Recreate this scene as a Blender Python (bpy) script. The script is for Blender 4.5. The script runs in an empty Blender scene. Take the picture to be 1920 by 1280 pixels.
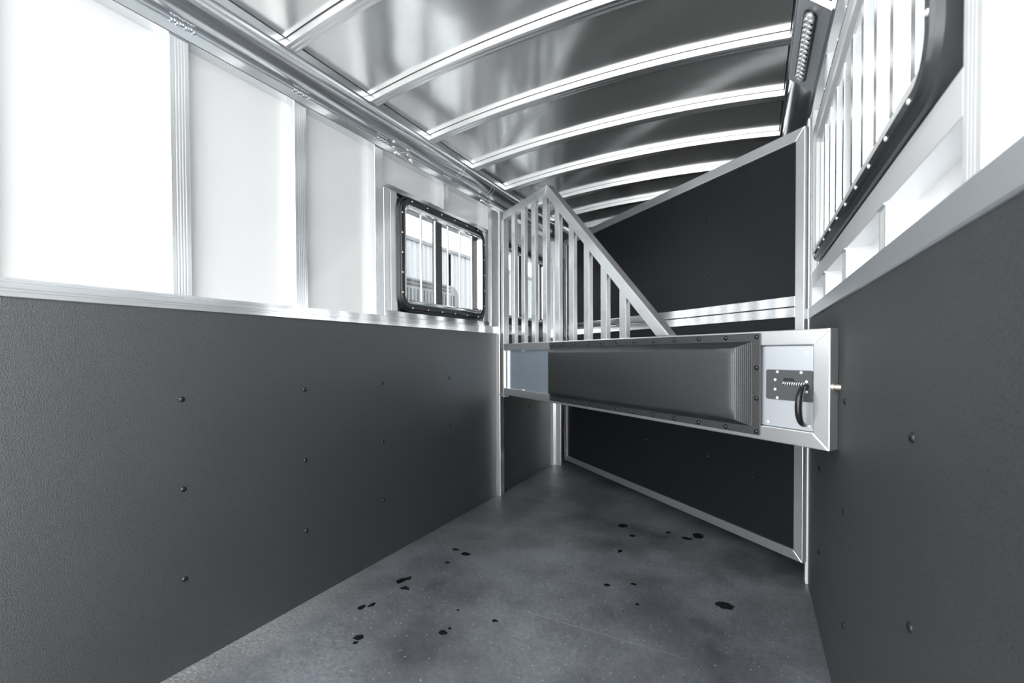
import bpy, bmesh, math, random
from mathutils import Vector, Matrix
random.seed(7)
scene = bpy.context.scene
COL = scene.collection

# ------------------------------------------------------------------ camera
F_PX, YAW, PITCH, ROLL, CY, CAMH = 849.77, 0.48999, 0.016308, -0.004116, 677.09, 1.05
fwd = Vector((-math.sin(YAW)*math.cos(PITCH), math.cos(YAW)*math.cos(PITCH), -math.sin(PITCH)))
rgt = Vector((math.cos(YAW), math.sin(YAW), 0)); upv = rgt.cross(fwd)
r2 = rgt*math.cos(ROLL) + upv*math.sin(ROLL); u2 = -rgt*math.sin(ROLL) + upv*math.cos(ROLL)
cd = bpy.data.cameras.new('camera'); cam = bpy.data.objects.new('camera', cd); COL.objects.link(cam)
cam.matrix_world = Matrix(((r2.x, u2.x, -fwd.x, 0), (r2.y, u2.y, -fwd.y, 0), (r2.z, u2.z, -fwd.z, CAMH), (0, 0, 0, 1)))
cd.sensor_width = 36; cd.sensor_fit = 'HORIZONTAL'; cd.lens = F_PX/1920*36
cd.shift_y = (CY-640)/1920
cd.clip_start = .02; cd.clip_end = 200
cd.dof.use_dof = True; cd.dof.focus_distance = 2.5; cd.dof.aperture_fstop = 4.5
scene.camera = cam

# ------------------------------------------------------------------ sky (bright overcast) and exposure
w = bpy.data.worlds.new('overcast_sky'); scene.world = w; w.use_nodes = True
bg = w.node_tree.nodes['Background']; bg.inputs[0].default_value = (.955, .98, 1, 1); bg.inputs[1].default_value = 3.0
vs = scene.view_settings
scene.display_settings.display_device = 'sRGB'
vs.view_transform = 'Standard'; vs.look = 'None'; vs.gamma = 1; vs.use_curve_mapping = False
vs.exposure = 1.05
cy = scene.cycles
cy.max_bounces = 14; cy.diffuse_bounces = 7; cy.glossy_bounces = 8; cy.transparent_max_bounces = 16
cy.sample_clamp_indirect = 8; cy.caustics_reflective = True; cy.blur_glossy = .3

# ------------------------------------------------------------------ materials
class N:
    def __init__(s, name):
        s.m = bpy.data.materials.new(name); s.m.use_nodes = True; s.t = s.m.node_tree; s.n = s.t.nodes
        s.b = s.n['Principled BSDF']; s.co = s.n.new('ShaderNodeTexCoord')
    def new(s, t, **k):
        x = s.n.new('ShaderNode'+t)
        for a, v in k.items(): setattr(x, a, v)
        return x
    def put(s, sock, v):
        if hasattr(v, 'is_output'): s.t.links.new(v, sock)
        elif isinstance(v, (tuple, list)): sock.default_value = (*v, 1) if len(v) == 3 and sock.type == 'RGBA' else v
        else: sock.default_value = v
    def set(s, **k):
        for a, v in k.items(): s.put(s.b.inputs[a.replace('_', ' ')], v)
    def obj(s, scale=(1, 1, 1)):
        mp = s.new('Mapping'); s.t.links.new(s.co.outputs['Object'], mp.inputs[0]); mp.inputs['Scale'].default_value = scale
        return mp.outputs[0]
    def geo(s, scale=(1, 1, 1)):
        g = s.new('NewGeometry'); mp = s.new('Mapping'); s.t.links.new(g.outputs['Position'], mp.inputs[0]); mp.inputs['Scale'].default_value = scale
        return mp.outputs[0]
    def noise(s, vec, scale, detail=3, rough=.5):
        x = s.new('TexNoise'); s.put(x.inputs['Vector'], vec); x.inputs['Scale'].default_value = scale
        x.inputs['Detail'].default_value = detail; x.inputs['Roughness'].default_value = rough
        return x.outputs[0]
    def ramp(s, fac, stops):
        x = s.new('ValToRGB'); s.put(x.inputs[0], fac); e = x.color_ramp.elements
        while len(e) < len(stops): e.new(.5)
        for k, (p, c) in enumerate(stops):
            e[k].position = p; e[k].color = (*c, 1) if isinstance(c, tuple) else (c, c, c, 1)
        return x.outputs[0]
    def math(s, op, a, b=0.0):
        x = s.new('Math', operation=op); s.put(x.inputs[0], a); s.put(x.inputs[1], b); return x.outputs[0]
    def mix(s, fac, a, b):
        x = s.new('Mix', data_type='RGBA'); s.put(x.inputs[0], fac); s.put(x.inputs[6], a); s.put(x.inputs[7], b); return x.outputs[2]
    def maprange(s, v, a, b):
        x = s.new('MapRange'); s.put(x.inputs[0], v); x.inputs[3].default_value = a; x.inputs[4].default_value = b; return x.outputs[0]
    def bump(s, h, strength=.2, dist=.001, prev=None):
        x = s.new('Bump'); s.put(x.inputs['Height'], h); x.inputs['Strength'].default_value = strength; x.inputs['Distance'].default_value = dist
        if prev is not None: s.put(x.inputs['Normal'], prev)
        return x.outputs[0]

M = {}
def metal(name, col, r0, r1, streak=(1, 1, 60), mt=.86):
    n = N(name)
    st = n.noise(n.geo(streak), 9, 4, .6)
    cl = n.noise(n.geo(), 7, 3)
    n.set(Metallic=mt, Base_Color=n.mix(n.maprange(cl, 0, .5), col, tuple(c*.94 for c in col)),
          Roughness=n.maprange(st, r0, r1))
    M[name] = n.m
metal('aluminium_upright', (.90, .905, .91), .255, .262, (40, 40, 1.2), mt=.86)
metal('aluminium_rail', (.90, .905, .91), .14, .15, (30, .8, 30), mt=.95)
metal('aluminium_cross', (.90, .905, .905), .28, .29, (1.2, 40, 40), mt=.92)
metal('aluminium_cove', (.80, .82, .84), .19, .21, (30, 1.2, 30), mt=.92)
metal('aluminium_frame', (.92, .925, .93), .34, .38, (20, 20, 2), mt=.45)
metal('film_sheet', (.56, .65, .73), .38, .42, (30, 30, 30), mt=.8)
metal('aluminium_plate', (.72, .75, .79), .38, .42, (30, 30, 30), mt=.8)
metal('stainless', (.90, .88, .85), .14, .22, (10, 10, 10), mt=.85)
metal('copper_brass', (.80, .62, .50), .2, .3, (10, 10, 10))

n = N('roof_sheet')       # mill-finish aluminium roof sheet: near-mirror, rolled along the trailer, slightly wavy
st = n.noise(n.geo((60, 1.0, 1)), 6, 5, .65); wv = n.noise(n.geo((1.0, 1.6, 1)), 2.6, 2); sp = n.noise(n.geo(), 38, 4, .7)
n.set(Metallic=.86, Base_Color=n.mix(n.ramp(sp, [(.66, 0.0), (.74, .5)]), (.93, .93, .92), (.64, .64, .64)),
      Roughness=n.maprange(st, .12, .22), Normal=n.bump(wv, .10, .02))
M['roof_sheet'] = n.m

n = N('white_wall_panel')
n.set(Base_Color=(.775, .772, .765), Roughness=.14, Normal=n.bump(n.noise(n.geo(), 2.2, 2), .12, .01)); M['white'] = n.m

n = N('charcoal_lining')  # textured black polymer lining board
g = n.noise(n.geo(), 330, 2, .6); l = n.noise(n.geo(), 3, 4)
n.set(Base_Color=n.mix(n.ramp(g, [(.38, 0.0), (.64, 1.0)]), (.003, .0038, .0047), (.017, .0205, .024)),
      Roughness=n.maprange(l, .50, .58), Specular_IOR_Level=n.maprange(g, .35, 1.35), IOR=1.8, Normal=n.bump(g, .8, .0016)); M['lining'] = n.m

n = N('divider_board'); g = n.noise(n.geo(), 300, 2, .6)
n.set(Base_Color=n.mix(g, (.006, .0062, .007), (.015, .016, .0175)), Roughness=.42, Specular_IOR_Level=.35, Normal=n.bump(g, .25, .0008)); M['board'] = n.m

n = N('rubber_floor')     # black rubber mat: dust, sparkles painted into the colour as pale flecks, dark wet drops, one long scratch
p = n.geo(); big = n.noise(p, 1.7, 5, .62); mid = n.noise(p, 9, 5, .6); fine = n.noise(p, 420, 2, .6)
dust = n.math('MULTIPLY', n.ramp(big, [(.34, .12), (.66, 1.0)]), n.ramp(n.noise(p, 55, 5, .7), [(.30, .45), (.70, 1.0)]))
col = n.mix(dust, (.030, .0318, .035), (.235, .250, .272))
vor = n.new('TexVoronoi'); n.put(vor.inputs['Vector'], p); vor.inputs['Scale'].default_value = 62
fl = n.ramp(vor.outputs['Distance'], [(.0, 1.0), (.085, 1.0), (.12, 0.0)])
fsel = n.ramp(n.noise(p, 31, 2), [(.52, 0.0), (.56, 1.0)]); fleck = n.math('MULTIPLY', fl, fsel)
col = n.mix(n.math('MULTIPLY', fleck, .9), col, (.88, .88, .86))
sep = n.new('SeparateXYZ'); n.put(sep.inputs[0], p)
# strip of grit swept against the left wall
edge = n.ramp(n.math('ADD', n.math('MULTIPLY', n.math('ADD', sep.outputs[0], 1.676), 2.2), n.math('MULTIPLY', n.noise(p, 5, 4), .5)), [(.30, 1.0), (.62, 0.0)])
edge = n.math('MULTIPLY', edge, n.ramp(n.math('MULTIPLY', sep.outputs[1], .5), [(.55, 1.0), (.85, 0.0)]))
grit = n.ramp(n.noise(p, 95, 4, .7), [(.42, .15), (.62, 1.0)])
col = n.mix(n.math('MULTIPLY', n.math('MULTIPLY', edge, grit), .8), col, (.46, .45, .43))
wob = n.maprange(n.noise(p, 45, 3), -.012, .012)
sx = n.math('ADD', sep.outputs[0], wob); sy = n.math('ADD', sep.outputs[1], wob)
spots = [(-1.408, 1.991, .022, .012), (-1.331, 1.972, .026, .020), (-1.362, 1.846, .014, .008), (-1.439, 1.599, .018, .030), (-1.425, 1.63, .014, .02), (-1.376, 1.556, .022, .016),
         (-1.434, 1.351, .013, .020), (-1.409, 1.387, .010, .018), (-1.289, 1.201, .018, .016), (-1.277, 1.174, .010, .008), (-1.031, 1.371, .018, .014), (-1.023, 1.404, .010, .008),
         (-1.065, 1.523, .009, .006), (-.896, 1.527, .012, .01), (-.624, 2.377, .010, .024), (-.584, 2.002, .014, .012), (-.479, 2.063, .013, .010), (-.428, 1.906, .008, .01),
         (-.612, 2.614, .018, .014), (-.438, 2.758, .013, .018), (-.278, 2.788, .03, .04), (-.33, 2.72, .03, .02), (-.70, 2.74, .03, .03), (-.102, 2.063, .036, .028)]
tot = None
for (ax, ay, rx, ry) in spots:
    a = n.math('DIVIDE', n.math('SUBTRACT', sx, ax), rx); b = n.math('DIVIDE', n.math('SUBTRACT', sy, ay), ry)
    q = n.math('LESS_THAN', n.math('ADD', n.math('MULTIPLY', a, a), n.math('MULTIPLY', b, b)), 1.0)
    tot = q if tot is None else n.math('MAXIMUM', tot, q)
sm = n.ramp(n.noise(n.geo((1, 2.6, 1)), 11, 4, .65), [(.62, 0.0), (.72, .7)])     # smeared damp patches near the divider
near = n.ramp(n.math('MULTIPLY', n.math('ADD', n.math('MULTIPLY', sep.outputs[0], .55), sep.outputs[1]), .25), [(.52, 0.0), (.60, 1.0)])
wet = n.math('MAXIMUM', tot, n.math('MULTIPLY', sm, near))
col = n.mix(n.math('MULTIPLY', wet, .93), col, (.003, .003, .0035))
ln = n.math('ABSOLUTE', n.math('SUBTRACT', sep.outputs[1], n.math('ADD', 1.640, n.math('MULTIPLY', wob, .12))))
seg = n.math('LESS_THAN', n.math('ABSOLUTE', n.math('ADD', sep.outputs[0], .52)), .33)
scr = n.math('MULTIPLY', n.math('MULTIPLY', n.math('LESS_THAN', ln, .0022), seg), n.maprange(mid, .1, .75))
col = n.mix(scr, col, (.30, .31, .32))
n.set(Base_Color=col, Roughness=n.math('SUBTRACT', n.maprange(mid, .36, .50), n.math('MULTIPLY', tot, .16)), Specular_IOR_Level=n.math('MULTIPLY', n.math('SUBTRACT', 1.0, n.math('MULTIPLY', tot, .88)), .9),
      Normal=n.bump(fine, .6, .0012, n.bump(mid, .3, .003, n.bump(n.math('MULTIPLY', edge, grit), .5, .004)))); M['floor'] = n.m

def plain(name, col, rough, metal=0.0, bump=None, key=None, **k):
    n = N(name); n.set(Base_Color=col, Roughness=rough, Metallic=metal, **k)
    if bump: n.set(Normal=n.bump(n.noise(n.geo(), bump[0], 3), bump[1], .001))
    M[key or name] = n.m
plain('black_rubber', (.012, .013, .014), .30, bump=(120, .1))
plain('grey_rubber', (.045, .047, .05), .2, bump=(120, .1))
plain('black_plastic', (.010, .011, .012), .16, bump=(150, .1))
plain('latch_plastic', (.07, .073, .077), .42, bump=(260, .15))
plain('sealant', (.015, .014, .013), .7, bump=(90, .2))
plain('bright_screw', (.95, .95, .94), .25, .35, bump=(60, .05))
plain('tinted_sash', (.05, .052, .056), .22, bump=(30, .05))
plain('outer_white', (.80, .81, .82), .4, bump=(30, .05))
plain('clear_lens', (.86, .87, .88), .10, .75, bump=(200, .1))

n = N('woven_vinyl')      # padded cover: fine woven vinyl
def wave(d):
    x = n.new('TexWave', wave_type='BANDS', bands_direction=d); n.put(x.inputs['Vector'], n.co.outputs['Object']); x.inputs['Scale'].default_value = 75; return x.outputs[1]
wv = n.math('MULTIPLY', wave('X'), wave('Z'))
n.set(Base_Color=n.mix(wv, (.012, .0125, .013), (.045, .047, .05)), Specular_IOR_Level=.95, Roughness=.32, Normal=n.bump(wv, .55, .0012)); M['vinyl'] = n.m

n = N('window_glass')     # clear pane: see-through with a Fresnel reflection
tr = n.new('BsdfTransparent'); tr.inputs[0].default_value = (.72, .735, .74, 1); gl = n.new('BsdfGlossy'); gl.inputs[1].default_value = .02
lw = n.new('LayerWeight'); mx = n.new('MixShader')
fr = n.maprange(n.math('POWER', lw.outputs['Facing'], 5.0), .05, 1.0)
n.t.links.new(fr, mx.inputs[0]); n.t.links.new(tr.outputs[0], mx.inputs[1]); n.t.links.new(gl.outputs[0], mx.inputs[2])
n.t.links.new(mx.outputs[0], n.n['Material Output'].inputs[0]); M['glass'] = n.m

n = N('concrete_yard'); c1 = n.noise(n.geo(), 1.2, 6, .65)
n.set(Base_Color=n.mix(c1, (.55, .55, .54), (.72, .72, .71)), Roughness=.85, Normal=n.bump(n.noise(n.geo(), 60, 4), .3, .004)); M['yard'] = n.m
plain('corrugated_steel', (.40, .405, .41), .5, .0, bump=(8, .05))
plain('grey_ribbed_side', (.19, .195, .20), .5, .0, bump=(8, .05))

# ------------------------------------------------------------------ mesh helpers
def finish(name, bm, mat, parent=None, world=True, smooth=None, tags=None):
    """link a bmesh as ONE object; verts given in world space (world=True) or in the parent's own space; origin goes to the bbox centre"""
    bmesh.ops.recalc_face_normals(bm, faces=bm.faces)
    xs = [v.co for v in bm.verts]
    lo = Vector((min(v.x for v in xs), min(v.y for v in xs), min(v.z for v in xs))); hi = Vector((max(v.x for v in xs), max(v.y for v in xs), max(v.z for v in xs)))
    c = (lo+hi)/2
    bmesh.ops.translate(bm, verts=bm.verts, vec=-c)
    me = bpy.data.meshes.new(name); bm.to_mesh(me); bm.free()
    me.materials.append(M[mat])
    if smooth is not None:
        for p in me.polygons: p.use_smooth = True
        me.set_sharp_from_angle(angle=math.radians(smooth))
    o = bpy.data.objects.new(name, me); COL.objects.link(o)
    if parent is not None:
        o.parent = parent
        if world: c = c - abs_loc(parent)
    o.location = c
    if tags: tag(o, **tags)
    return o
def abs_loc(o):
    v = Vector(o.location)
    while o.parent: o = o.parent; v += o.location
    return v
def tag(o, label=None, cat=None, group=None, kind=None):
    if label: o['label'] = label
    if cat: o['category'] = cat
    if group: o['group'] = group
    if kind: o['kind'] = kind
    return o
def empty(name, loc, rz=0):
    o = bpy.data.objects.new(name, None); COL.objects.link(o); o.location = loc; o.rotation_euler = (0, 0, rz); o.empty_display_size = .1
    return o
def dup(o, parent, loc):
    c = o.copy(); COL.objects.link(c); c.parent = parent; c.location = loc
    return c
def box(bm, x0, x1, y0, y1, z0, z1, bev=0.0, seg=2):
    vs_ = [bm.verts.new((x, y, z)) for x in (x0, x1) for y in (y0, y1) for z in (z0, z1)]
    fs = [bm.faces.new([vs_[i] for i in f]) for f in ((0, 1, 3, 2), (4, 6, 7, 5), (0, 4, 5, 1), (2, 3, 7, 6), (0, 2, 6, 4), (1, 5, 7, 3))]
    if bev:
        es = list({e for f in fs for e in f.edges}); bmesh.ops.bevel(bm, geom=es, offset=bev, segments=seg, affect='EDGES', profile=.5)
    return bm
def B(*a, **k): return box(bmesh.new(), *a, **k)
def prism(bm, poly, h0, h1, axis, bev=0.0):
    """extrude a polygon along an axis; poly coords are the other two axes in x,y,z order"""
    def P(a, b, h): return {'x': (h, a, b), 'y': (a, h, b), 'z': (a, b, h)}[axis]
    lo = [bm.verts.new(P(a, b, h0)) for a, b in poly]; hi = [bm.verts.new(P(a, b, h1)) for a, b in poly]
    k = len(poly); fs = [bm.faces.new(lo), bm.faces.new(hi)]
    for i in range(k): fs.append(bm.faces.new((lo[i], lo[(i+1) % k], hi[(i+1) % k], hi[i])))
    if bev:
        es = list({e for f in fs for e in f.edges}); bmesh.ops.bevel(bm, geom=es, offset=bev, segments=2, affect='EDGES', profile=.5)
    return bm
def dome(bm, c, r, nrm, h=.6, seg=10, rings=3):
    """rivet head: a low dome on a face with normal nrm"""
    nrm = Vector(nrm).normalized(); t = nrm.orthogonal().normalized(); b = nrm.cross(t); c = Vector(c); prev = None
    for i in range(rings):
        a = i/rings*math.pi/2
        ring = [bm.verts.new(c + (t*math.cos(2*math.pi*j/seg) + b*math.sin(2*math.pi*j/seg))*r*math.cos(a) + nrm*r*h*math.sin(a)) for j in range(seg)]
        if prev is None: bm.faces.new(ring)
        else:
            for j in range(seg): bm.faces.new((prev[j], prev[(j+1) % seg], ring[(j+1) % seg], ring[j]))
        prev = ring
    top = bm.verts.new(c+nrm*r*h)
    for j in range(seg): bm.faces.new((prev[j], prev[(j+1) % seg], top))
    return bm
def tube(bm, pts, rad, seg=10, cap=True):
    pts = [Vector(p) for p in pts]; rads = rad if isinstance(rad, (list, tuple)) else [rad]*len(pts)
    prev = None; ref = None
    for i, p in enumerate(pts):
        d = (pts[min(i+1, len(pts)-1)] - pts[max(i-1, 0)]).normalized()
        ref = d.orthogonal().normalized() if ref is None else (ref - d*ref.dot(d)).normalized()
        b = d.cross(ref)
        ring = [bm.verts.new(p + (ref*math.cos(2*math.pi*j/seg) + b*math.sin(2*math.pi*j/seg))*rads[i]) for j in range(seg)]
        if prev is None:
            if cap: bm.faces.new(ring)
        else:
            for j in range(seg): bm.faces.new((prev[j], prev[(j+1) % seg], ring[(j+1) % seg], ring[j]))
        prev = ring
    if cap: bm.faces.new(prev)
    return bm
def rrect(a0, a1, z0, z1, r, seg=7):
    pts = []
    for (ca, cz, s) in ((a1-r, z1-r, 0), (a0+r, z1-r, 1), (a0+r, z0+r, 2), (a1-r, z0+r, 3)):
        for i in range(seg+1):
            t = math.pi/2*(s+i/seg); pts.append((ca+r*math.cos(t), cz+r*math.sin(t)))
    return pts
def ring_sweep(bm, a0, a1, z0, z1, r, prof, f, closed=True):
    """sweep a profile of (inset, depth) round a rounded rectangle; f maps (a, z, depth) to a point"""
    loops = []
    for ins, d in prof:
        loops.append([bm.verts.new(f(a, z, d)) for a, z in rrect(a0+ins, a1-ins, z0+ins, z1-ins, max(r-ins, .004))])
    k = len(loops[0]); m = len(loops)
    for i in range(m if closed else m-1):
        A, Bq = loops[i], loops[(i+1) % m]
        for j in range(k): bm.faces.new((A[j], A[(j+1) % k], Bq[(j+1) % k], Bq[j]))
    return bm
def grooved(w_, d_, n_=3, g=.0004):
    """cross-section of an extruded upright: width w_ along a, depth d_ along b, shallow flutes on the front (b = d_)"""
    poly = [(0, 0), (w_, 0), (w_, d_-.002), (w_-.002, d_)]
    step = (w_-.02)/(2*n_+1)
    for i in range(n_):
        c0 = w_-.01-step*(2*i+1); poly += [(c0, d_), (c0-.001, d_-g), (c0-step+.001, d_-g), (c0-step, d_)]
    poly += [(.002, d_), (0, d_-.002)]
    return poly

XL, XR = -1.6756, .2218
Y0, Y1 = -.12, 7.3
FL = 2.096          # underside of the cove extrusions
ZR0, ZR1 = 1.200, 1.250
DP = .047           # stud depth
def LX(b): return XL+b      # b = distance into the room
def RX(b): return XR-b

# ------------------------------------------------------------------ floor
finish('floor', B(XL-.08, XR+.08, Y0, Y1, -.05, 0), 'floor', tags=dict(kind='structure', label='black rubber matted trailer floor with dust and dark wet drops'))

# ------------------------------------------------------------------ walls: outer skins with window openings
W1 = (1.850, 2.722, 1.283, 1.908)      # first left window, outer rim
W2 = tuple(v+1.09 for v in W1[:2]) + W1[2:]
W3 = (.775, 2.16, 1.400, 1.930)        # right window
def skin(name, X0, X1, wins, label):
    bm = bmesh.new(); y = Y0
    for (a0, a1, z0, z1) in sorted(wins):
        box(bm, X0, X1, y, a0+.03, 0, 2.30); box(bm, X0, X1, a0+.03, a1-.03, 0, z0+.03); box(bm, X0, X1, a0+.03, a1-.03, z1-.03, 2.30); y = a1-.03
    box(bm, X0, X1, y, Y1, 0, 2.30)
    return finish(name, bm, 'outer_white', tags=dict(kind='structure', label=label))
wall_left = skin('wall_left', XL-.075, XL-.060, [W1, W2], 'left trailer wall with white upper panels above a charcoal lining')
wall_right = skin('wall_right', XR+.060, XR+.075, [W3], 'right trailer wall with charcoal lining below a long barred window')
fw_ = finish('wall_front', B(XL-.06, XR+.06, Y1-.06, Y1, 0, 2.30, bev=.002), 'white', tags=dict(kind='structure', label='white front wall of the trailer beyond the dividers'))

def on_left(name, bm, mat, **k): return finish(name, bm, mat, wall_left, **k)
def on_right(name, bm, mat, **k): return finish(name, bm, mat, wall_right, **k)

# --- left: lining, rail, posts, white panels
for (a0, a1) in ((Y0, 2.889), (2.952, 3.93), (4.02, Y1-.06)):
    lp = on_left('lining_panel', B(XL-.014, XL, a0, a1, 0.001, ZR0, bev=.001), 'lining')
    rv = None
    for ry in (.345, .811, 1.278, 1.732, 2.31, 3.45, 4.6):
        for rz in (.302, .603, .903):
            if a0 < ry < a1:
                if rv is None:
                    rv = finish('rivet', dome(bmesh.new(), (XL, ry, rz), .0095, (1, 0, 0), .55, 12), 'black_plastic', lp, smooth=60)
                else: dup(rv, lp, Vector((XL+.0026, ry, rz)) - abs_loc(lp))
prof = [(-DP, ZR0), (.004, ZR0), (.006, ZR0+.002), (.006, ZR0+.014), (.0045, ZR0+.015), (.0045, ZR0+.022), (.006, ZR0+.023), (.006, ZR1-.012), (.0045, ZR1-.011), (.0045, ZR1-.006), (.006, ZR1-.005), (.006, ZR1-.001), (.005, ZR1), (-DP, ZR1)]
for (a0, a1) in ((Y0, 2.889), (2.952, 3.93), (4.02, Y1-.06)):
    on_left('rail', prism(bmesh.new(), [(LX(b), z) for b, z in prof], a0, a1, 'y'), 'aluminium_rail')
def lpost(a, w_=.060, z0=ZR1, z1=FL, n_=4):
    p = on_left('post', prism(bmesh.new(), [(LX(-DP+b), a+q) for q, b in grooved(w_, DP, n_)], z0, z1, 'z'), 'aluminium_upright')
    # welded end beads top and bottom
    bm = bmesh.new(); tube(bm, [(XL+.001, a, z1-.001), (XL+.001, a+w_/2, z1-.0015), (XL+.001, a+w_, z1-.001)], .0022, 6); finish('weld', bm, 'aluminium_plate', p, smooth=50)
    return p
PL = [.332, .788, 1.241, 1.691]
for a in PL: lpost(a)
lpost(2.259, .056, 1.936, FL, 3); lpost(2.790, .046)
lpost(3.35, .056, 1.936, FL, 3); lpost(3.855, .046)
for a in (4.42, 4.95, 5.5, 6.1): lpost(a)
edges = [Y0] + [a+.03 for a in PL]
for i in range(len(edges)-1):
    on_left('white_panel', B(XL-.060, XL-DP, edges[i]+.0015, edges[i+1]-.0015, ZR1-.03, FL+.02, bev=.001), 'white')
for (a0, a1) in ((1.721, 2.287), (2.287, 2.86), (2.95, 3.378), (3.378, 3.9)):
    on_left('white_panel', B(XL-.060, XL-DP, a0+.0015, a1-.0015, 1.90, FL+.02, bev=.001), 'white')
on_left('white_panel', B(XL-.060, XL-DP, 4.02, Y1-.06, ZR1-.03, FL+.02, bev=.001), 'white')
# window surround tubes on the left wall
for off in (0, 1.09):
    hi_ = 2.790 if off == 0 else 3.90
    lo_ = 1.751 if off == 0 else 2.955
    on_left('window_header', B(XL-DP, XL, lo_, hi_, 1.908, 1.936, bev=.002), 'aluminium_rail')
    if off == 0: on_left('window_side_post', prism(bmesh.new(), [(LX(-DP+b), 1.756+q) for q, b in grooved(.045, DP-.004, 3)], ZR1, 1.908, 'z'), 'aluminium_upright')
    on_left('window_side_post', B(XL-DP, XL-.002, 1.803+off, 1.852+off, ZR1+.03, 1.908, bev=.002), 'aluminium_upright')
    on_left('window_side_post', B(XL-DP, XL-.002, 2.722+off, 2.760+off, ZR1+.03, 1.908, bev=.002), 'aluminium_upright')
    on_left('window_sill', B(XL-DP, XL+.002, lo_, hi_, ZR1, ZR1+.030, bev=.002), 'aluminium_rail')
# hinge posts
hp = on_left('hinge_post', B(XL-DP, XL+.034, 2.890, 2.951, 0, FL, bev=.003), 'aluminium_upright')
hp2 = on_left('hinge_post', B(XL-DP, XL+.092, 3.935, 4.015, 0, FL, bev=.003), 'aluminium_upright')
finish('hinge_post_cover', B(XL-DP, XL+.030, 3.905, 3.935, 0, FL, bev=.003), 'aluminium_upright', hp2)

# --- right: lining, rail, posts, sill, header
lpr = on_right('lining_panel', B(XR, XR+.014, Y0, Y1-.06, 0.001, ZR0, bev=.001), 'lining')
rv = None
for ry in (.345, .928, 1.525, 2.05, 2.9, 3.6):
    for rz in (.294, .612, .915):
        if rv is None: rv = finish('rivet', dome(bmesh.new(), (XR, ry, rz), .0095, (-1, 0, 0), .55, 12), 'black_plastic', lpr, smooth=60)
        else: dup(rv, lpr, Vector((XR-.0026, ry, rz)) - abs_loc(lpr))
on_right('rail', prism(bmesh.new(), [(RX(b), z) for b, z in [(-DP, ZR0), (.003, ZR0), (.006, ZR0+.003), (.006, ZR1-.003), (.003, ZR1), (-DP, ZR1)]], Y0, Y1-.06, 'y'), 'aluminium_plate')
def rpost(a, w_=.056, z0=ZR1, z1=FL, n_=3):
    p = on_right('post', prism(bmesh.new(), [(RX(-DP+b), a+q) for q, b in grooved(w_, DP, n_)], z0, z1, 'z'), 'aluminium_frame')
    tube_bm = tube(bmesh.new(), [(XR-.001, a, z1-.001), (XR-.001, a+w_/2, z1-.003), (XR-.001, a+w_, z1-.001)], .003, 6); finish('weld', tube_bm, 'aluminium_plate', p, smooth=50)
for a in (.24, .690): rpost(a)
for a in (1.105, 1.53, 1.935): rpost(a, z1=1.335); rpost(a, z0=2.0)
rpost(2.362)
for a in (2.9, 3.4, 3.9, 4.5, 5.1, 5.7): rpost(a)
on_right('window_sill', prism(bmesh.new(), [(RX(b), z) for b, z in [(-DP, 1.335), (-.001, 1.335), (0, 1.336), (0, 1.394), (-.001, 1.395), (-DP, 1.395)]], .746, 2.362, 'y'), 'aluminium_frame')
on_right('window_header', B(XR-.001, XR+DP, .746, 2.362, 1.935, 2.0, bev=.002), 'aluminium_frame')
on_right('window_side_post', B(XR+.002, XR+DP, 2.17, 2.21, 1.385, 1.935, bev=.002), 'aluminium_frame')
for (a0, a1) in ((Y0, .27), (.27, .718), (2.39, Y1-.06)):
    on_right('white_panel', B(XR+DP, XR+.060, a0+.0015, a1-.0015, ZR1-.03, FL+.02, bev=.001), 'white')
for (a0, a1) in ((.718, 1.133), (1.133, 1.558), (1.558, 1.963), (1.963, 2.39)):
    on_right('white_panel', B(XR+DP, XR+.060, a0+.0015, a1-.0015, ZR1-.03, 1.40, bev=.001), 'white')
    on_right('white_panel', B(XR+DP, XR+.060, a0+.0015, a1-.0015, 1.925, FL+.02, bev=.001), 'white')
on_right('jamb_post', B(XR-.012, XR, 2.425, 2.475, .0, FL, bev=.003), 'aluminium_frame')

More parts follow.
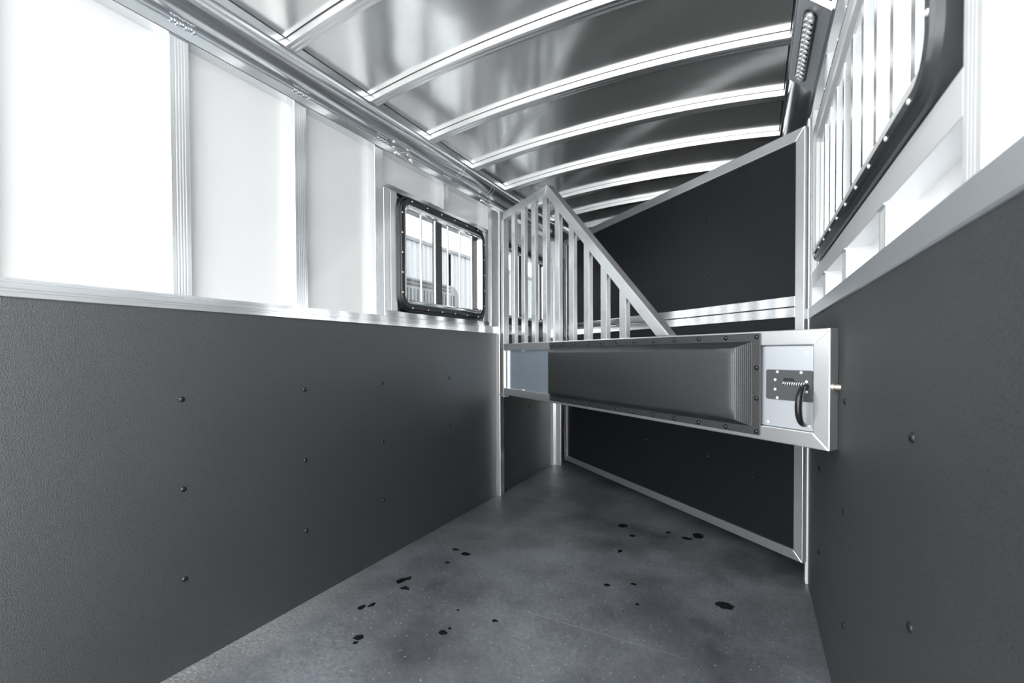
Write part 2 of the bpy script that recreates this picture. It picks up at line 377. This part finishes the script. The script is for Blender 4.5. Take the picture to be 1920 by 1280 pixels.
# ------------------------------------------------------------------ windows
def window(name, side, W, wall, bars, label, meet, handle=None, rim=.043, silver=.024, proud=.020, barw=.013, fmat='aluminium_rail', rmat='black_rubber'):
    a0, a1, z0, z1 = W
    X = (lambda d: XL+d) if side < 0 else (lambda d: XR-d)
    f = lambda a, z, d: (X(d), a, z)
    nx = 1 if side < 0 else -1
    root = empty(name, (X(-.03), (a0+a1)/2, z0)); tag(root, label=label, kind='structure')
    # outer black rubber rim with a raised lip
    bm = ring_sweep(bmesh.new(), a0, a1, z0, z1, .085, [(0, -.045), (-.002, proud*.4), (.004, proud*.75), (.012, proud*.6), (.016, proud*.9), (.028, proud), (rim, proud*.8), (rim, -.045)], f)
    rm = finish('rubber_rim', bm, rmat, root, smooth=35)
    # rivets round the rim
    rr = rrect(a0+.022, a1-.022, z0+.022, z1-.022, .066, 4); pts = []
    na = max(5, round((a1-a0-.2)/.125)); nz = 5
    for i in range(na+1):
        t = a0+.10+(a1-a0-.20)*i/na; pts += [(t, z0+.021), (t, z1-.021)]
    for i in range(nz): t = z0+.10+(z1-z0-.20)*i/(nz-1); pts += [(a0+.021, t), (a1-.021, t)]
    first = None
    for (a, z) in pts:
        if first is None: first = finish('rivet', dome(bmesh.new(), f(a, z, proud*.93), .0050, (nx, 0, 0), .7, 8), 'bright_screw', rm, smooth=60); fz = first.location - (Vector(f(a, z, proud*.93)) - abs_loc(rm))
        else: dup(first, rm, Vector(f(a, z, proud*.93)) - abs_loc(rm) + fz)
    # silver inner frame
    s0 = rim
    bm = ring_sweep(bmesh.new(), a0, a1, z0, z1, .085, [(s0, -.05), (s0, proud*.85), (s0+silver*.17, proud*.97), (s0+silver*.35, proud*.62), (s0+silver*.62, proud*.58), (s0+silver*.75, .002), (s0+silver, 0), (s0+silver, -.05)], f)
    finish('frame', bm, fmat, root, smooth=30)
    g = s0+silver; i0, i1, j0, j1 = a0+g, a1-g, z0+g, z1-g
    # panes: a fixed pane and a sliding sash meeting at a dark stile
    def pane(p0, p1, d):
        return finish('pane', prism(bmesh.new(), [(a, z) for a, z in rrect(p0, p1, j0-.004, j1+.004, .03, 4)], X(d), X(d-.004), 'x'), 'glass', root)
    ml = meet
    pane(i0-.004, ml+.01, -.030); pane(ml-.01, i1+.004, -.042)
    st = finish('meeting_stile', B(*sorted((X(-.022), X(-.047))), ml-.034, ml+.034, j0-.004, j1+.004, bev=.003), 'tinted_sash', root)
    finish('sash_gasket', B(*sorted((X(-.026), X(-.047))), i1-.030, i1+.002, j0, j1, bev=.004), 'black_rubber', root)
    if handle: finish('sash_handle', B(*sorted((X(-.010), X(-.026))), handle-.016, handle+.016, j0+.13, j0+.33, bev=.006), 'black_plastic', root)
    # bars across the opening
    b0 = None
    for a in bars:
        if b0 is None:
            b0 = finish('bar', tube(bmesh.new(), [f(a, j0-.006, -.006), f(a, j1+.006, -.006)], barw/2, 10), 'aluminium_upright', root, smooth=40) if barw < .016 else \
                 finish('bar', B(*sorted((X(.004), X(-.018))), a-barw/2, a+barw/2, j0-.006, j1+.006, bev=.002), 'aluminium_upright', root)
            dz = b0.location.copy()
        else: dup(b0, root, Vector((dz.x, dz.y + a-bars[0], dz.z)))
    return root
window('window_1', -1, W1, wall_left, [2.052, 2.180, 2.308, 2.438, 2.578], 'barred sliding window with black riveted rim on the left wall, nearest the viewer', 2.240, 2.335)
window('window_2', -1, W2, wall_left, [3.142, 3.27, 3.398, 3.528, 3.668], 'farther barred window on the left wall, seen between the gate bars', 3.33, 3.425)
window('window_3', 1, W3, wall_right, [.93+.127*i for i in range(9)], 'long barred window with rounded riveted rim on the right wall', 1.47, None, proud=.022, rim=.018, silver=.066, barw=.026, fmat='aluminium_frame', rmat='grey_rubber')

# ------------------------------------------------------------------ ceiling: sheets, ribs and cove trims
XA, XB, ZE, CR = -1.573, .1192, 2.2514, .050
def arch(x):
    t = (x-(XA+XB)/2)/((XB-XA)/2); return ZE + CR*(1-abs(t)**2.2)
xs = [XA + (XB-XA)*i/36 for i in range(37)]
def slab(x_list, y0, y1, dz0, dz1):
    bm = bmesh.new(); rows = []
    for x in x_list: rows.append([bm.verts.new((x, y, arch(x)+d)) for y, d in ((y0, dz0), (y1, dz0), (y1, dz1), (y0, dz1))])
    for i in range(len(rows)-1):
        for j in range(4): bm.faces.new((rows[i][j], rows[i][(j+1) % 4], rows[i+1][(j+1) % 4], rows[i+1][j]))
    bm.faces.new(rows[0]); bm.faces.new(rows[-1]); return bm
ceiling = finish('ceiling', slab([XA-.02] + xs[1:-1] + [XB+.02], Y0, Y1, .006, .02), 'sealant', smooth=40,
                 tags=dict(kind='structure', label='arched aluminium roof with bright cross ribs'))
PITCHY, RY0 = .4322, 1.1342
k0 = -2; ribs = [RY0 + PITCHY*i for i in range(k0, 14)]
sx_ = [XA+.004] + xs[1:-1] + [XB-.004]
sheet0 = finish('roof_sheet', slab(sx_, ribs[0]+.003, ribs[1]-.004, 0, .003), 'roof_sheet', ceiling, smooth=40)
for i in range(1, len(ribs)-1): dup(sheet0, ceiling, sheet0.location + Vector((0, PITCHY*i, 0)))
finish('roof_sheet', slab(sx_, Y0, ribs[0]-.004, 0, .003), 'roof_sheet', ceiling, smooth=40)
def rib_mesh():
    pr = [(0, .004), (0, -.026), (.0015, -.0275), (.012, -.0275), (.0135, -.0268), (.018, -.0268), (.0195, -.0275), (.030, -.0275), (.0315, -.0268), (.036, -.0268), (.0375, -.0275), (.0465, -.0275), (.048, -.026), (.048, .004)]
    bm = bmesh.new(); rows = []
    for x in xs: rows.append([bm.verts.new((x, ribs[0]+y, arch(x)+z)) for y, z in pr])
    m = len(pr)
    for i in range(len(rows)-1):
        for j in range(m): bm.faces.new((rows[i][j], rows[i][(j+1) % m], rows[i+1][(j+1) % m], rows[i+1][j]))
    bm.faces.new(rows[0]); bm.faces.new(rows[-1]); return bm
rib0 = finish('rib', rib_mesh(), 'aluminium_cross', ceiling, smooth=30)
for i in range(1, len(ribs)): dup(rib0, ceiling, rib0.location + Vector((0, PITCHY*i, 0)))

def cove(name, f, label):
    inner = [(-.06, FL), (.005, FL), (.007, FL+.002), (.007, FL+.037), (.013, FL+.040), (.013, FL+.046), (.004, FL+.050)]
    for i in range(1, 13):
        t = math.pi/2*i/12; inner.append((.004+.090*math.sin(t), 2.225-.079*math.cos(t)))
    inner += [(.0945, 2.2215), (.0965, 2.2205), (.098, 2.223), (.1005, 2.223), (.1025, 2.2205), (.1026, 2.262), (-.06, 2.262)]
    return finish(name, prism(bmesh.new(), [(f(b), z) for b, z in inner], Y0, Y1-.06, 'y'), 'aluminium_cove', smooth=28, tags=dict(kind='structure', label=label))
tl = cove('trim_1', LX, 'rounded aluminium top rail running along the head of the left wall')
tr_ = cove('trim_2', RX, 'rounded aluminium top rail running along the head of the right wall')
# weld beads in the groove above the posts, and joint seams across the cove
def bead(y0, y1, f, parent):
    bm = bmesh.new(); k = 9
    for i in range(k):
        mat = Matrix.Translation((f(.012), y0+(y1-y0)*(i+.5)/k, FL+.040+.002*math.sin(i*2.1))) @ Matrix.Diagonal((.004, .006, .006, 1))
        bmesh.ops.create_icosphere(bm, subdivisions=1, radius=1, matrix=mat)
    finish('weld_bead', bm, 'aluminium_plate', parent, smooth=60)
for a in (.79, 1.235, 1.70, 2.25): bead(a, a+.075, LX, tl)
for a in (1.53, 1.94): bead(a, a+.06, RX, tr_)
for y in (2.335, 2.365, 2.70, 2.735):
    pts = [(LX(.004+.0902*math.sin(math.pi/2*i/10)), y, 2.225-.0792*math.cos(math.pi/2*i/10)) for i in range(2, 10)]
    finish('joint_seam', tube(bmesh.new(), pts, .0010, 5), 'aluminium_plate', tl, smooth=60)

# ------------------------------------------------------------------ padded divider gate
K = .94
GA = math.atan2(-1.26, 1.825)
gate = empty('divider_gate', (-1.62*K, 2.96*K, 0), GA)
tag(gate, 'aluminium divider gate with black padded panel, triangular bar grille and pull latch', 'gate')
S = lambda s: s*K
Zg = lambda z: 1.05+(z-1.05)*K
TH = .046
def gp(name, bm, mat='aluminium_plate', parent=gate, smooth=None):
    if parent is gate: return finish(name, bm, mat, gate, world=False, smooth=smooth)
    o = finish(name, bm, mat, None, smooth=smooth); c = o.location.copy(); o.parent = parent; o.location = c - Vector(parent.location); return o
sL, sR = S(-.060), S(2.222)
zT, zB, tw = Zg(1.126), Zg(.743), .048
# mitred frame
gp('top_rail', prism(bmesh.new(), [(sL, zT), (sR, zT), (sR-tw, zT-tw), (sL, zT-tw)], 0, TH, 'y', bev=.003), 'aluminium_cross')
gp('bottom_rail', prism(bmesh.new(), [(sL, zB), (sL, zB+tw), (sR-tw, zB+tw), (sR, zB)], 0, TH, 'y', bev=.003), 'aluminium_cross')
gp('latch_stile', prism(bmesh.new(), [(sR, zT), (sR, zB), (sR-tw, zB+tw), (sR-tw, zT-tw)], 0, TH, 'y', bev=.003), 'aluminium_upright')
zP = Zg(2.115)
gp('hinge_stile', B(sL-.040, sL, 0, TH, zB-.02, zP, bev=.003), 'aluminium_upright')
gp('side_channel', B(sL+.001, sL+.040, .010, TH-.008, zB+tw, zT-tw, bev=.001), 'aluminium_upright')
gp('sheet_panel', B(sL, sR-tw+.004, .022, .028, zB+tw-.01, zT-tw+.01), 'film_sheet')
for (x, z) in ((S(.2), zT-tw), (S(.2), zB+tw), (sL+.02, zB+tw), (sL+.02, zT-tw)): gp('weld_tab', B(x-.012, x+.012, .012, .022, z-.005, z+.005, bev=.002), 'aluminium_upright')
# triangular grille above
pk = S(.565)
e1 = Vector((1, 0)); ang = math.atan2(zT-zP, S(1.574)-pk); gw = .052
nx_, nz_ = math.sin(ang), -math.cos(ang)           # inward normal of the sloping rail
o1 = Vector((S(1.574), zT)); p1 = Vector((pk, zP))
inn = lambda z: p1.x + nx_*gw + (z-(p1.y+nz_*gw))/math.tan(ang)
gp('grille_top_rail', prism(bmesh.new(), [(sL-.040, zP), (pk, zP), (inn(zP-gw), zP-gw), (sL-.040, zP-gw)], 0, TH, 'y', bev=.003), 'aluminium_cross')
gp('grille_slope_rail', prism(bmesh.new(), [(pk, zP), (S(1.574), zT+.001), (inn(zT), zT+.001), (inn(zP-gw), zP-gw)], 0, TH, 'y', bev=.003), 'aluminium_upright')
bar_s = [-.012, .056, .205, .349, .495, .640, .790, .938, 1.087, 1.236]
for i, s in enumerate(bar_s[1:]):
    x0, x1 = S(s), S(s)+.046
    def top(x): return zP-gw if x < inn(zP-gw) else p1.y+nz_*gw + (x-(p1.x+nx_*gw))*math.tan(ang)
    gp('grille_bar', prism(bmesh.new(), [(x0, zT), (x0, top(x0)+.004), (x1, top(x1)+.004), (x1, zT)], .010, .036, 'y', bev=.0015), 'aluminium_upright')
# hinge hardware
gp('hinge_block', B(sL-.062, sL-.040, .012, .034, zB+.13, zB+.19, bev=.002), 'aluminium_upright')
gp('hinge_block', B(sL-.062, sL-.040, .012, .034, zP-.15, zP-.09, bev=.002), 'aluminium_upright')
gp('hinge_pin', tube(bmesh.new(), [(sL-.070, .010, zB-.006), (sL-.012, .010, zB-.006)], .009, 10), 'stainless', smooth=40)
# pad: sewn flange strip, raised cushion and rivets
pa0, pa1, pz0, pz1 = S(.603), S(1.997), Zg(.758), Zg(1.120)
pad = gp('pad', B(pa0, pa1, -.006, 0, pz0, pz1, bev=.0015), 'vinyl')
def cushion():
    bm = bmesh.new(); rings = []
    A0, A1, C0, C1 = S(.625), S(1.966), Zg(.786), Zg(1.090); I0, I1, J0, J1 = S(.660), S(1.915), Zg(.815), Zg(1.062)
    for t, h in ((0, 0), (.12, .14), (.35, .42), (.65, .76), (.85, .93), (1, 1), (1.3, 1.03)):
        a0 = A0+(I0-A0)*t; a1 = A1+(I1-A1)*t; c0 = C0+(J0-C0)*t; c1 = C1+(J1-C1)*t
        pts = []
        nL, nS = 14, 6
        for i in range(nL): pts.append((a0+(a1-a0)*i/nL, c0))
        for i in range(nS): pts.append((a1, c0+(c1-c0)*i/nS))
        for i in range(nL): pts.append((a1-(a1-a0)*i/nL, c1))
        for i in range(nS): pts.append((a0, c1-(c1-c0)*i/nS))
        rings.append([bm.verts.new((x, -.006-.044*h, z)) for x, z in pts])
    for q in range(len(rings)-1):
        k = len(rings[q])
        for j in range(k): bm.faces.new((rings[q][j], rings[q][(j+1) % k], rings[q+1][(j+1) % k], rings[q+1][j]))
    bm.faces.new(rings[-1]); bm.faces.new(rings[0]); return bm
gp('cushion', cushion(), 'vinyl', pad, smooth=50)
rv = None
pts = []
for i in range(12):
    x = pa0+.010+(pa1-pa0-.022)*i/11; pts += [(x, pz1-.013), (x, pz0+.012)]
for z in (pz0+(pz1-pz0)*.36, pz0+(pz1-pz0)*.66): pts += [(pa1-.012, z), (pa0+.009, z)]
for (x, z) in pts:
    if rv is None: rv = gp('rivet', dome(bmesh.new(), (x, -.006, z), .0085, (0, -1, 0), .75, 12), 'black_plastic', pad, smooth=60); off = rv.location - Vector((x, -.006, z))
    else: dup(rv, pad, Vector((x, -.006, z)) + off)
# latch: cover plate, dark lock plate, spring slot, handle and bolt
lx0, lx1, lz0, lz1 = S(2.003), sR-tw-.002, zB+tw+.002, zT-tw-.002
cp = gp('latch_cover_plate', B(lx0-.02, lx1, .010, .016, lz0, lz1, bev=.001), 'aluminium_plate')
def screws(parent, pts, y, r, mat='bright_screw'):
    first = None
    for (x, z) in pts:
        if first is None: first = gp('screw', dome(bmesh.new(), (x, y, z), r, (0, -1, 0), .5, 12), mat, parent, smooth=60); of = first.location - Vector((x, y, z))
        else: dup(first, parent, Vector((x, y, z)) + of)
screws(cp, [(lx1-.022, lz1-.020), (lx1-.014, lz0+.014), (lx0+.012, lz0+.012)], .010, .005)
bx0, bx1, bz0, bz1 = S(2.012), lx1-.001, Zg(.890), Zg(.992)
lk = gp('lock_plate', prism(bmesh.new(), rrect(bx0, bx1, bz0, bz1, .006, 4), .004, .010, 'y', bev=.0008), 'latch_plastic')
bw, bh = bx1-bx0, bz1-bz0
screws(lk, [(bx0+bw*u_, bz0+bh*v_) for u_, v_ in ((.26, .93), (.77, .93), (.21, .66), (.21, .34), (.26, .06), (.88, .64), (.88, .32), (.77, .06))], .004, .0048)
sz = Zg(.949)
gp('spring_slot', prism(bmesh.new(), [(S(2.074), sz-.011), (S(2.074), sz+.015), (S(2.106), sz+.015), (S(2.112), sz+.006), (S(2.150), sz+.005), (S(2.150), sz-.011)], .0032, .0045, 'y'), 'sealant', lk)
hel = [(S(2.077)+.070*i/130, .0025-.006*math.cos(i/130*2*math.pi*10), sz-.003+.0062*math.sin(i/130*2*math.pi*10)) for i in range(131)]
gp('spring', tube(bmesh.new(), hel, .0019, 6), 'stainless', lk, smooth=60)
hz0, hz1 = Zg(.941), Zg(.817); hs = S(2.150)
hpts = []; hr = []
for i in range(17):
    t = i/16; a = math.pi*(.0+.94*t)
    hpts.append((hs+.003*math.sin(a), .004-.046*math.sin(a)**.8, hz0+(hz1-hz0)*(.5-.5*math.cos(a*1.03)))); hr.append(.0075+.0026*math.sin(math.pi*t))
gp('pull_handle', tube(bmesh.new(), hpts, hr, 14), 'black_plastic', smooth=50)
bz = Zg(.943)
gp('bolt_bushing', tube(bmesh.new(), [(sR-.004, .023, bz), (sR+.004, .023, bz)], .0125, 14), 'copper_brass', smooth=40)
gp('latch_bolt', tube(bmesh.new(), [(sR-.01, .023, bz), (sR+.022, .023, bz), (sR+.028, .023, bz)], [.0085, .0085, .006], 14), 'stainless', smooth=40)

# ------------------------------------------------------------------ far solid divider
K2 = .97
PA = math.atan2(-1.49, 1.81)
part = empty('stall_divider', (-1.62*K2, 3.98*K2, 0), PA)
tag(part, 'solid charcoal stall divider framed in aluminium, standing behind the padded gate', 'partition')
P2 = lambda s: s*K2
Zp = lambda z: 1.05+(z-1.05)*K2
def pp(name, bm, mat, parent=part, smooth=None):
    if parent is part: return finish(name, bm, mat, part, world=False, smooth=smooth)
    o = finish(name, bm, mat, None, smooth=smooth); c = o.location.copy(); o.parent = parent; o.location = c - Vector(parent.location); return o
a0, a1, b0_, b1_ = P2(.098), P2(2.362), Zp(.070), Zp(2.090); t2 = .044; T2 = .036
pp('bottom_rail', prism(bmesh.new(), [(a0, b0_), (a0+t2, b0_+t2), (a1-t2, b0_+t2), (a1, b0_)], 0, T2, 'y', bev=.003), 'aluminium_cross')
pp('top_rail', prism(bmesh.new(), [(a0, b1_), (a1, b1_), (a1-t2, b1_-t2*1.2), (a0+t2, b1_-t2*1.2)], 0, T2, 'y', bev=.003), 'aluminium_cross')
pp('latch_stile', prism(bmesh.new(), [(a1, b0_), (a1-t2, b0_+t2), (a1-t2, b1_-t2*1.2), (a1, b1_)], 0, T2, 'y', bev=.003), 'aluminium_upright')
pp('hinge_stile', prism(bmesh.new(), [(a0, b0_), (a0+t2, b0_+t2), (a0+t2, b1_-t2*1.2), (a0, b1_)], 0, T2, 'y', bev=.003), 'aluminium_upright')
m0, m1, m2 = Zp(1.216), Zp(1.266), Zp(1.317)
pp('middle_rail', B(a0+t2, a1-t2, .002, T2-.002, m0, m1-.001, bev=.0025), 'aluminium_rail')
pp('middle_rail', B(a0+t2, a1-t2, .002, T2-.002, m1+.001, m2, bev=.0025), 'aluminium_rail')
lo_p = pp('lower_panel', B(a0+t2-.004, a1-t2+.004, .010, .022, b0_+t2-.004, m0+.004, bev=.001), 'board')
up_p = pp('upper_panel', B(a0+t2-.004, a1-t2+.004, .010, .022, m2-.004, b1_-t2, bev=.001), 'board')
for pnl, pts in ((up_p, [(P2(1.233), Zp(1.51)), (P2(1.789), Zp(1.51)), (P2(1.789), Zp(1.817)), (P2(1.233), Zp(1.817)), (P2(.67), Zp(1.51))]), (lo_p, [(P2(1.789), Zp(.45)), (P2(1.233), Zp(.45)), (P2(1.789), Zp(.85)), (P2(2.08), Zp(.40))])):
    first = None
    for (x, z) in pts:
        if first is None: first = pp('bolt', dome(bmesh.new(), (x, .010, z), .0085, (0, -1, 0), .5, 10), 'black_plastic', pnl, smooth=60); of = first.location - Vector((x, .010, z))
        else: dup(first, pnl, Vector((x, .010, z)) + of)
for s in (.25, .45, .9, 1.3, 1.62, 1.9): pp('weld', tube(bmesh.new(), [(P2(s), .001, m1), (P2(s)+.04, .001, m1)], .0022, 6), 'aluminium_plate', smooth=50)
for z in (.32, 1.0, 1.85): pp('hinge_block', B(a0-.030, a0, .010, .026, z, z+.05, bev=.002), 'aluminium_upright')

# ------------------------------------------------------------------ strip light on its cover plate, right cove
pc = Vector((RX(.049), 2.035, FL+.050+.0395)); pc = Vector((0, 0, CAMH)) + (pc - Vector((0, 0, CAMH)))*.971
ex = Vector((.088, 0, -.081)).normalized(); ey = Vector((0, -1, 0)); ez = ex.cross(ey)
light = bpy.data.objects.new('strip_light', None); COL.objects.link(light); light.empty_display_size = .1
light.matrix_world = Matrix(((ex.x, ey.x, ez.x, pc.x), (ex.y, ey.y, ez.y, pc.y), (ex.z, ey.z, ez.z, pc.z), (0, 0, 0, 1)))
tag(light, 'oval lamp of clear beads on a grey plate on the right-hand top rail', 'lamp')
def lt(name, bm, mat, parent=light, smooth=None):
    o = finish(name, bm, mat, None, smooth=smooth); c = o.location.copy(); o.parent = parent
    o.location = c if parent is light else c - Vector(parent.location); return o
pl_ = lt('cover_plate', B(-.058, .058, -.248, .248, -.020, .003, bev=.0012), 'aluminium_plate')
for y in (-.249, .249): lt('end_weld', B(-.056, .056, y-.003, y+.003, -.003, .003, bev=.0012), 'aluminium_upright', pl_)
cx_ = -.006
lt('gasket', prism(bmesh.new(), rrect(cx_-.024, cx_+.024, -.212, .212, .0235, 6), .003, .007, 'z', bev=.001), 'black_rubber')
hs_ = lt('housing', prism(bmesh.new(), rrect(cx_-.0185, cx_+.0185, -.206, .206, .018, 6), .007, .011, 'z', bev=.001), 'aluminium_upright')
first = None
for i in range(13):
    for sgn in (-1, 1):
        x, y = cx_+sgn*.0075, -.168+.0285*i
        if first is None: first = lt('bead', dome(bmesh.new(), (x, y, .011), .0095, (0, 0, 1), .9, 10, 4), 'clear_lens', hs_, smooth=60); of = first.location - Vector((x, y, .011))
        else: dup(first, hs_, Vector((x, y, .011)) + of)
first = None
for i in range(12):
    for x in (cx_-.0125, cx_+.0125):
        y = -.154+.0285*i
        if first is None: first = lt('bead_divider', B(x-.0045, x+.0045, y-.004, y+.004, .010, .0125), 'black_plastic', hs_); of = first.location - Vector((x, y, 0))
        else: dup(first, hs_, Vector((x, y, 0)) + of)
for y in (-.190, .192): lt('screw', dome(bmesh.new(), (cx_, y, .011), .011, (0, 0, 1), .5, 12), 'bright_screw', hs_, smooth=60)

# ------------------------------------------------------------------ tie rings under the left cove
def tie_ring(y, label):
    r = empty('tie_ring', (XL+.007, y, FL+.018)); tag(r, label, 'tie ring', 'wire tie rings bolted under the left top rail')
    for dy in (-.055, .055):
        bm = bmesh.new(); tube(bm, [(0, dy, 0), (.006, dy, 0)], .010, 12); dome(bm, (.006, dy, 0), .008, (1, 0, 0), .6, 12); finish('bolt', bm, 'stainless', r, world=False, smooth=50)
    pts = []
    for i in range(25):
        t = 2*math.pi*i/24; pts.append((.014+.016*math.sin(t)**2, .055*math.cos(t)*(1-.25*math.sin(t)), -.006+.020*math.sin(t)*(1+.45*math.cos(t))))
    finish('wire_loop', tube(bmesh.new(), pts, .0044, 8, cap=False), 'stainless', r, world=False, smooth=60)
tie_ring(1.895, 'steel wire tie ring under the left top rail, beside the nearer window corner')
tie_ring(2.745, 'steel wire tie ring under the left top rail, next to the gate hinge post')

# ------------------------------------------------------------------ outside: yard, corrugated building, parked ribbed trailer
finish('ground', B(-40, 40, -40, 40, -.50, -.45), 'yard', tags=dict(kind='structure', label='pale concrete yard outside the trailer'))
bld = empty('corrugated_building', (-5.05, 6, -.45)); tag(bld, 'pale corrugated metal building outside the left window', 'building')
bm = bmesh.new(); pv = None
for i in range(0, 401):
    y = 1.0+i*.03; x = -5.0 + (.0, .0, -.02, -.02)[i % 4]
    pr_ = [bm.verts.new((x, y, z)) for z in (-.45, 2.93)]
    if pv: bm.faces.new((pv[0], pr_[0], pr_[1], pv[1]))
    pv = pr_
finish('corrugated_wall', bm, 'corrugated_steel', bld)
finish('eaves_flashing', B(-5.10, -4.975, 1.0, 13, 2.93, 2.99, bev=.004), 'grey_ribbed_side', bld)
finish('building_body', B(-9, -5.06, 1.0, 13, -.45, 2.93), 'corrugated_steel', bld)
trl = empty('parked_trailer', (-4.0, 4, -.45)); tag(trl, 'grey ribbed trailer with rounded top parked outside the left window', 'trailer')
bm = bmesh.new(); prism(bm, [(a, z) for a, z in rrect(1.9, 5.85, -.2, 2.08, .20, 8)], -4.25, -4.05, 'x'); finish('body', bm, 'grey_ribbed_side', trl)
for z in (2.045, 1.995): finish('dark_band', B(-4.05, -4.035, 2.1, 5.62, z-.016, z+.010, bev=.003), 'black_plastic', trl)
rb_ = None
for i in range(52):
    y = 2.15+i*.07
    if rb_ is None: rb_ = finish('side_rib', B(-4.052, -4.030, y-.016, y+.016, -.1, 1.94, bev=.006), 'grey_ribbed_side', trl)
    else: dup(rb_, trl, rb_.location + Vector((0, i*.07, 0)))
for y in (2.8, 4.9): finish('wheel', prism(bmesh.new(), [(y+.33*math.cos(t*math.pi/12), -.12+.33*math.sin(t*math.pi/12)) for t in range(24)], -4.03, -4.22, 'x', bev=.02), 'black_rubber', trl)

# added white box trailer, cuts the sky light entering the right-hand window
wt = empty('added_box_trailer', (2.6, 2.0, -.45)); tag(wt, 'white box trailer parked outside the right-hand barred window', 'trailer')
finish('body', B(1.7, 3.6, -1.0, 7.5, .05, 2.75, bev=.04), 'outer_white', wt)
finish('roof_rail', B(1.68, 3.62, -1.02, 7.52, 2.72, 2.80, bev=.01), 'aluminium_plate', wt)
for i in range(8): finish('side_strip', B(1.690, 1.700, -.5+i, -.46+i, .1, 2.70, bev=.002), 'aluminium_plate', wt)
for y in (1.2, 5.4): finish('wheel', prism(bmesh.new(), [(y+.34*math.cos(t*math.pi/12), -.11+.34*math.sin(t*math.pi/12)) for t in range(24)], 1.75, 1.97, 'x', bev=.02), 'black_rubber', wt)
